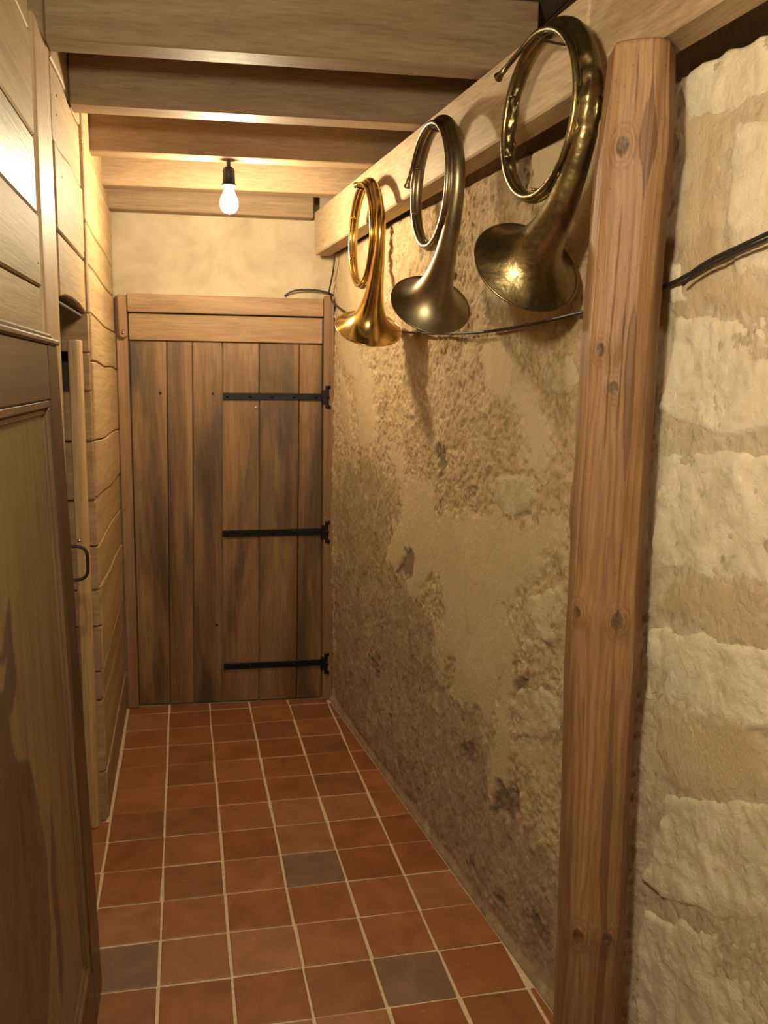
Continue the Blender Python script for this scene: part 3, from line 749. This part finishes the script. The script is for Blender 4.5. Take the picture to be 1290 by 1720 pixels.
# ------------------------------------------------------------------ hunting horns
def horn(cs, cz, coff, R, leave, extra, rim_r, blen, label, mats, r_end, r_start=0.0055, turns=1.0, start=130, twist=0.0, dents=0.0, seed=1, side=0.0, mouth=0.075, pitch=0.021):
    """coiled hunting horn hung flat against the beam. s runs towards the viewer, angles anticlockwise from +s."""
    root = empty('hunting_horn', W(cs, coff, cz))
    tag(root, label, 'horn', 'three hunting horns')
    tw = math.radians(twist)
    def L(s, o, z):
        s2 = s * math.cos(tw) - o * math.sin(tw); o2 = s * math.sin(tw) + o * math.cos(tw)
        return np.array(WD * s2 + WN * o2 + np.array([0, 0, z]))
    total = 360 * turns + (start - leave)
    path = []; rad = []
    N = int(total / 3.0)
    # lead pipe: straight, tangent to the coil at its start
    a0 = math.radians(start); tx_, tz_ = math.sin(a0), -math.cos(a0)
    for k in range(6):
        q = mouth * (1 - k / 6)
        path.append((R * math.cos(a0) - tx_ * q, pitch * 1.1 + 0.10 * q, R * math.sin(a0) - tz_ * q)); rad.append(r_start)
    def tube_r(f):
        return r_start + (0.0095 - r_start) * min(1, f / 0.55) if f < 0.55 else 0.0095 + (r_end - 0.0095) * ((f - 0.55) / 0.45) ** 1.5
    for i in range(N + 1):
        f = i / N; a = math.radians(start - total * f)
        # coils lie side by side: inner ones nearer to the viewer's side of the beam
        lane = pitch * (1.1 - 1.6 * f)
        rr = R - 0.004 + tube_r(f) * 0.55
        path.append((rr * math.cos(a), lane, rr * math.sin(a))); rad.append(tube_r(f))
    rnd = random.Random(seed)
    split = 6 + int((N + 1) * 0.62)
    P3 = [L(*p) for p in path]
    bm = sweep(P3[:split + 1], rad[:split + 1], 16); from_bm('coil', bm, mats[0], root, smooth=True)
    # bell branch, from the thick part of the coil out to the rim
    bp = [np.array(p) for p in path[split:]]; br = list(rad[split:])
    al = math.radians(leave); dirv = np.array([math.sin(al), 0, -math.cos(al)])
    cur = bp[-1].copy(); K = 46; ang = math.atan2(dirv[0], -dirv[2])
    prof = lambda t: r_end + (rim_r - r_end) * (0.16 * t + 0.30 * t ** 3.2 + 0.54 * t ** 11)
    for k in range(1, K + 1):
        t = k / K
        an = ang + math.radians(extra) * min(1, t * 1.4)
        so = side * t
        stp = np.array([math.sin(an), so, -math.cos(an)]); stp /= np.linalg.norm(stp)
        cur = cur + stp * blen / K; bp.append(cur.copy()); br.append(prof(t))
    P4 = [L(*p) for p in bp]
    outer = sweep(P4, br, 40, caps=False)
    if dents > 0:
        for v in outer.verts:
            z = v.co.z; x = v.co.dot(Vector(WD)); y = v.co.dot(Vector(WN))
            wgt = math.exp(-((z - 0.0) / 0.075) ** 2)
            dn = float(vnoise(np.array([z * 62 + 7]), np.array([(x + y * 1.7) * 70]), 501)[0])
            v.co += Vector(WN) * (dents * dn * wgt) + Vector(WD) * (dents * 0.7 * dn * wgt)
    bell = from_bm('bell', outer, mats[1], root, smooth=True)
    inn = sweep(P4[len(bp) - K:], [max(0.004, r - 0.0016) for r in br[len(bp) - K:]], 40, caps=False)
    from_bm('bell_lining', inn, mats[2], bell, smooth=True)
    # wired rim
    c = P4[-1]; T = P4[-1] - P4[-2]; T /= np.linalg.norm(T)
    u = np.cross(T, [0, 0, 1.0]); u /= np.linalg.norm(u); v_ = np.cross(T, u)
    bmr = sweep([c + (u * math.cos(q) + v_ * math.sin(q)) * br[-1] for q in np.linspace(0, 2 * math.pi, 65)], 0.0026, 8, caps=False)
    from_bm('rim', bmr, mats[3], bell, smooth=True)
    # ferrule where the bell branch starts, mouthpiece, binding stays
    q = split; T2 = P3[q + 1] - P3[q] if q + 1 < len(P3) else P3[q] - P3[q - 1]
    T2 /= np.linalg.norm(T2)
    from_bm('ferrule', sweep([P3[q] - T2 * 0.012, P3[q] - T2 * 0.011, P3[q] + T2 * 0.011, P3[q] + T2 * 0.012], [rad[q], rad[q] + 0.0018, rad[q] + 0.0018, rad[q]], 18), mats[3], root, smooth=True)
    m0 = P3[0]; mt = P3[0] - P3[1]; mt /= np.linalg.norm(mt)
    from_bm('mouthpiece', sweep([m0 - mt * 0.004, m0 + mt * 0.01, m0 + mt * 0.02, m0 + mt * 0.024, m0 + mt * 0.026], [r_start * 1.1, r_start * 1.15, r_start * 1.7, r_start * 2.0, r_start * 1.8], 16), mats[3], root, smooth=True)
    for aa in (200, 268, 150):
        a = math.radians(aa)
        pa = L((R - 0.013) * math.cos(a), pitch * 0.9, (R - 0.013) * math.sin(a)); pb = L((R - 0.013) * math.cos(a), -pitch * 0.2, (R - 0.013) * math.sin(a))
        from_bm('stay', sweep([pa, pb], 0.0028, 8), mats[3], root, smooth=True)
    # brace between coil and bell
    a = math.radians(285); pa = L(R * math.cos(a), 0.0, R * math.sin(a) - 0.006)
    iq = len(bp) - K + 22; pb = P4[iq] + (pa - P4[iq]) / np.linalg.norm(pa - P4[iq]) * br[iq] * 0.9
    from_bm('brace', sweep([pa, pb], 0.0035, 8), mats[3], root, smooth=True)
    return root
horn(0.965, 2.100, 0.155, 0.172, -14, -20, 0.118, 0.315, 'polished golden brass hunting horn, the farthest of the three', (M['brass_bright'], M['brass_bright'], M['brass_bright'], M['brass_bright']), 0.0185, start=88, turns=2.0, mouth=0.01, twist=3.2)
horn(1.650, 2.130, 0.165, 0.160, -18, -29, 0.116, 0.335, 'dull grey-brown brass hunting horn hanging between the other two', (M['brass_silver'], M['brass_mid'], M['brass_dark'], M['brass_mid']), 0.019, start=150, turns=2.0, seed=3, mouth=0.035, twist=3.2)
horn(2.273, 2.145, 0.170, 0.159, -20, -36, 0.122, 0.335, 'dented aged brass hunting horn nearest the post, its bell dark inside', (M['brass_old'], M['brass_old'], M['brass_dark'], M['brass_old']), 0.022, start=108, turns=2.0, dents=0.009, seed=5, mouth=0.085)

# hooks the horns hang on
for s, z, lab in ((0.965, 2.258, 'iron nail in the beam holding the golden horn'), (1.650, 2.276, 'iron nail in the beam holding the grey-brown horn'), (2.276, 2.289, 'iron nail in the beam holding the dented horn')):
    p = [W(s, 0.085, z - 0.004), W(s, 0.13, z - 0.002), W(s, 0.165, z - 0.001), W(s, 0.182, z + 0.002), W(s, 0.188, z + 0.008)]
    o = from_bm('nail', sweep(p, 0.0028, 8), M['rust_iron'], smooth=True, origin=p[0])
    tag(o, lab, 'nail', 'nails for the horns')

# ------------------------------------------------------------------ hanging bulb
def pendant(loc):
    root = empty('hanging_bulb', loc)
    tag(root, 'bare glowing bulb in a black socket hanging under the ceiling joist', 'lamp')
    from_bm('cable', sweep([(0, 0, 0), (0, 0, -0.02)], 0.003, 10), M['cable'], root, smooth=True)
    from_bm('cord_grip', lathe([(0, -0.004), (0.0065, -0.004), (0.0065, -0.026), (0, -0.026)], 16), M['socket'], root, smooth=False)
    so = from_bm('socket', lathe([(0, -0.022), (0.010, -0.022), (0.017, -0.026), (0.0195, -0.034), (0.0205, -0.078), (0, -0.078)], 28), M['socket'], root, smooth=True)
    from_bm('collar', lathe([(0.012, -0.076), (0.0245, -0.076), (0.0245, -0.0795), (0.021, -0.083), (0.012, -0.083)], 28), M['socket'], so, smooth=True)
    prof = [(0.0, -0.0835), (0.013, -0.084), (0.0145, -0.092), (0.019, -0.104), (0.0255, -0.118), (0.029, -0.132), (0.0285, -0.144), (0.024, -0.156), (0.014, -0.165), (0.0, -0.168)]
    from_bm('glass_bulb', lathe(prof, 28), M['bulb'], root, smooth=True)
    return root
pendant((0.177, 3.24, 2.364)).scale = (1.1, 1.1, 1.1)
# globe lamp behind the viewer, out of the picture, that lights the near end
gl = empty('globe_lamp', (-0.06, 0.60, 2.556))
tag(gl, 'white glass globe lamp hanging behind the viewer', 'lamp')
from_bm('cord', sweep([(0, 0, 0), (0, 0, -0.45)], 0.004, 8), M['cable'], gl, smooth=True)
from_bm('cap', lathe([(0, -0.445), (0.022, -0.445), (0.03, -0.479), (0, -0.479)], 24), M['socket'], gl, smooth=True)
from_bm('globe', lathe([(0, -0.48)] + [(0.06 * math.sin(q), -0.535 + 0.06 * math.cos(q)) for q in np.linspace(0.42, math.pi - 0.02, 22)] + [(0, -0.595)], 32), M['globe'], gl, smooth=True)

# ------------------------------------------------------------------ cables
def cable(pts, r, name, lab):
    P = [np.array(p) for p in pts]; out = []
    for i in range(len(P) - 1):
        p0, p1, p2, p3 = P[max(i - 1, 0)], P[i], P[i + 1], P[min(i + 2, len(P) - 1)]
        for t in np.linspace(0, 1, 9)[:-1]:
            out.append(0.5 * ((2 * p1) + (-p0 + p2) * t + (2 * p0 - 5 * p1 + 4 * p2 - p3) * t * t + (-p0 + 3 * p1 - 3 * p2 + p3) * t ** 3))
    out.append(P[-1])
    o = from_bm(name, sweep(out, r, 8), M['cable'], smooth=True, origin=tuple(P[0])); tag(o, lab, 'cable'); return o
cable([W(0.02, 0.025, 1.975), W(0.06, 0.025, 1.944), W(0.26, 0.026, 1.89), W(0.6, 0.022, 1.815), W(0.965, 0.022, 1.772), W(1.465, 0.026, 1.742), W(1.834, 0.026, 1.737), W(2.221, 0.022, 1.756), W(2.40, 0.018, 1.772), W(2.509, 0.018, 1.786), W(2.58, 0.020, 1.80), W(2.65, 0.026, 1.818), W(2.776, 0.026, 1.842), W(3.3, 0.026, 1.94)], 0.0042, 'electric_cable', 'black cable strung along the stone wall behind the horns and post')
cable([W(2.575, 0.026, 1.782), W(2.62, 0.030, 1.800), W(2.70, 0.030, 1.819), W(2.80, 0.030, 1.836), W(3.2, 0.030, 1.90)], 0.003, 'electric_cable', 'thinner black cable just under the main one, right of the post')
cable([W(0.105, 0.03, 2.162), W(0.075, 0.028, 2.10), W(0.03, 0.026, 2.05), W(-0.005, 0.03, 1.99)], 0.0035, 'electric_cable', 'short black cable dropping from the beam end to the door frame corner')
cable([D(0.473, 0.020, 1.975), D(0.51, 0.024, 1.998), D(0.56, 0.026, 2.006), D(0.617, 0.026, 2.006), D(0.665, 0.028, 1.998), D(0.70, 0.030, 1.985)], 0.0042, 'electric_cable', 'grey-black cable looping over the top right of the door frame')

# ------------------------------------------------------------------ leaning painted panel
pan = empty('painted_panel', (-0.24, 2.155, 0.0))
lean = math.atan2(0.045, 1.68)
pan.rotation_euler = (0, -lean, math.radians(-1.5) * 0)
tag(pan, 'tall dark-framed wooden panel with faded painting leaning on the left plank wall', 'panel')
# local frame: x out of the face, y towards the passage end, z up; right-hand edge at y = 0
WDT, HT, TH = 1.50, 1.665, 0.030
def lp(name, y0, y1, z0, z1, x0, x1, mat, bev=0.003, parent=pan): return from_bm(name, box((x0, y0, z0), (x1, y1, z1), bev), mat, parent)
SW, RW, BW = 0.150, 0.120, 0.155
lp('stile', -SW, 0, 0.0, HT, -TH, 0, M['dark_wood'])
lp('stile', -WDT, -WDT + SW, 0.0, HT, -TH, 0, M['dark_wood'])
lp('top_rail', -WDT + SW + 0.0005, -SW - 0.0005, HT - RW, HT, -TH, -0.0005, M['dark_rail'])
lp('bottom_rail', -WDT + SW + 0.0005, -SW - 0.0005, 0.0, BW, -TH, -0.0005, M['dark_wood'])
# top moulding, two steps
lp('top_moulding', -WDT, 0.002, HT, HT + 0.014, -TH, 0.006, M['dark_rail'], 0.004)
lp('top_moulding', -WDT, -0.03, HT + 0.0142, HT + 0.026, -TH, -0.006, M['dark_rail'], 0.004)
# moulding around the sunk panel: two stepped strips on each side
y0, y1, z0, z1 = -WDT + SW, -SW, BW, HT - RW
def strip(yA, yB, zA, zB, w, xa, xb, mat):
    lp('moulding', yA, yB, zB - w, zB, xb, xa, mat, 0.003); lp('moulding', yA, yB, zA, zA + w, xb, xa, mat, 0.003)
    lp('moulding', yB - w, yB, zA + w, zB - w, xb, xa, mat, 0.003); lp('moulding', yA, yA + w, zA + w, zB - w, xb, xa, mat, 0.003)
strip(y0, y1, z0, z1, 0.018, -0.004, -TH, M['mould'])
strip(y0 + 0.018, y1 - 0.018, z0 + 0.018, z1 - 0.018, 0.014, -0.011, -TH, M['mould'])
def paint_mat():
    t = NT('faded_painted_wood'); v = t.coord((1, 1, 0.12), rnd=False)
    band = t.noise(v, 20, 5, 0.6, 0.8); gr = t.noise(v, 140, 4, 0.7)
    c = t.ramp(band, [(0.3, (0.18, 0.115, 0.05)), (0.55, (0.245, 0.17, 0.075)), (0.78, (0.29, 0.21, 0.10))])
    g = t.ramp(gr, [(0.3, (0.7, 0.7, 0.7)), (0.62, (1, 1, 1))]); c = t.mix(0.6, c, g, 'MULTIPLY')
    v2 = t.coord((1, 1, 0.5), rnd=False); blot = t.noise(v2, 11, 5, 0.6, 1.2)
    fig = t.ramp(blot, [(0.35, (0.05, 0.032, 0.028)), (0.6, (0.095, 0.06, 0.045)), (0.75, (0.13, 0.075, 0.04))])
    c = t.mix(t.attr('figure'), c, fig)
    t.l(c, t.b.inputs['Base Color']); t.set(Roughness=0.42); t.bump(gr, 0.1, 0.003)
    return t.m
def paint_panel():
    ya, yb, za, zb = y0 + 0.03, y1 - 0.03, z0 + 0.03, z1 - 0.03
    ys = np.linspace(ya, yb, 200); zs = np.linspace(za, zb, 260)
    Y, Z = np.meshgrid(ys, zs, indexing='ij')
    wy = Y + fbm(Y * 9, Z * 5, 601, 4) * 0.035; wz = Z + fbm(Y * 9, Z * 5, 611, 4) * 0.03
    FIG = [[(-0.645, 1.225), (-0.640, 1.151), (-0.665, 1.081), (-0.72, 1.049), (-0.72, 1.01), (-0.67, 0.954), (-0.60, 0.913), (-0.55, 0.80), (-0.50, 0.66), (-0.52, 0.52), (-0.60, 0.42), (-0.72, 0.34), (-0.80, 0.20), (-1.25, 0.20), (-1.25, 0.90), (-1.0, 1.16), (-0.829, 1.221), (-0.735, 1.163)],
           [(-0.43, 0.74), (-0.41, 0.60), (-0.44, 0.40), (-0.49, 0.30), (-0.48, 0.60)]]
    q = np.full(Y.shape, -9.0)
    for p in FIG: q = np.maximum(q, sdf(wy, wz, p))
    hol = sdf(wy, wz, [(-0.765, 1.153), (-0.706, 1.134), (-0.758, 1.101), (-0.807, 1.133)])
    val = sstep(-0.006, 0.01, q) * (1 - sstep(-0.005, 0.006, hol)) * 0.85
    bm = bmesh.new(); lay = bm.verts.layers.float.new('figure'); G = {}
    for i in range(len(ys)):
        for j in range(len(zs)):
            v = bm.verts.new((-0.017, ys[i], zs[j])); v[lay] = float(val[i, j]); G[i, j] = v
    for i in range(len(ys) - 1):
        for j in range(len(zs) - 1): bm.faces.new((G[i, j], G[i + 1, j], G[i + 1, j + 1], G[i, j + 1]))
    o = from_bm('field', bm, paint_mat(), pan)
    lp('backing', ya, yb, za, zb, -TH + 0.001, -0.0185, M['dark_wood'], 0)
paint_panel()

# ------------------------------------------------------------------ iron pull on the jamb of the side opening
hp = empty('pull_handle', (-0.306, 2.385, 1.095))
tag(hp, 'dark iron D-shaped pull handle in front of the pale batten', 'handle')
pts = []
for q in np.linspace(-math.pi / 2, math.pi / 2, 25):
    ex = 0.55
    pts.append((0.046 * abs(math.cos(q)) ** ex, 0.0, 0.047 * (1 if math.sin(q) > 0 else -1) * abs(math.sin(q)) ** ex))
pts = [(-0.002, 0, -0.047)] + pts + [(-0.002, 0, 0.047)]
from_bm('bar', sweep(pts, 0.0045, 10), M['rust_iron'], hp, smooth=True)
for sgn in (-1, 1):
    from_bm('rose', lathe([(0, 0.003), (0.009, 0.002), (0.011, 0)], 14, origin=(0.001, 0, 0.047 * sgn), axis=(1, 0, 0)), M['rust_iron'], hp, smooth=True)
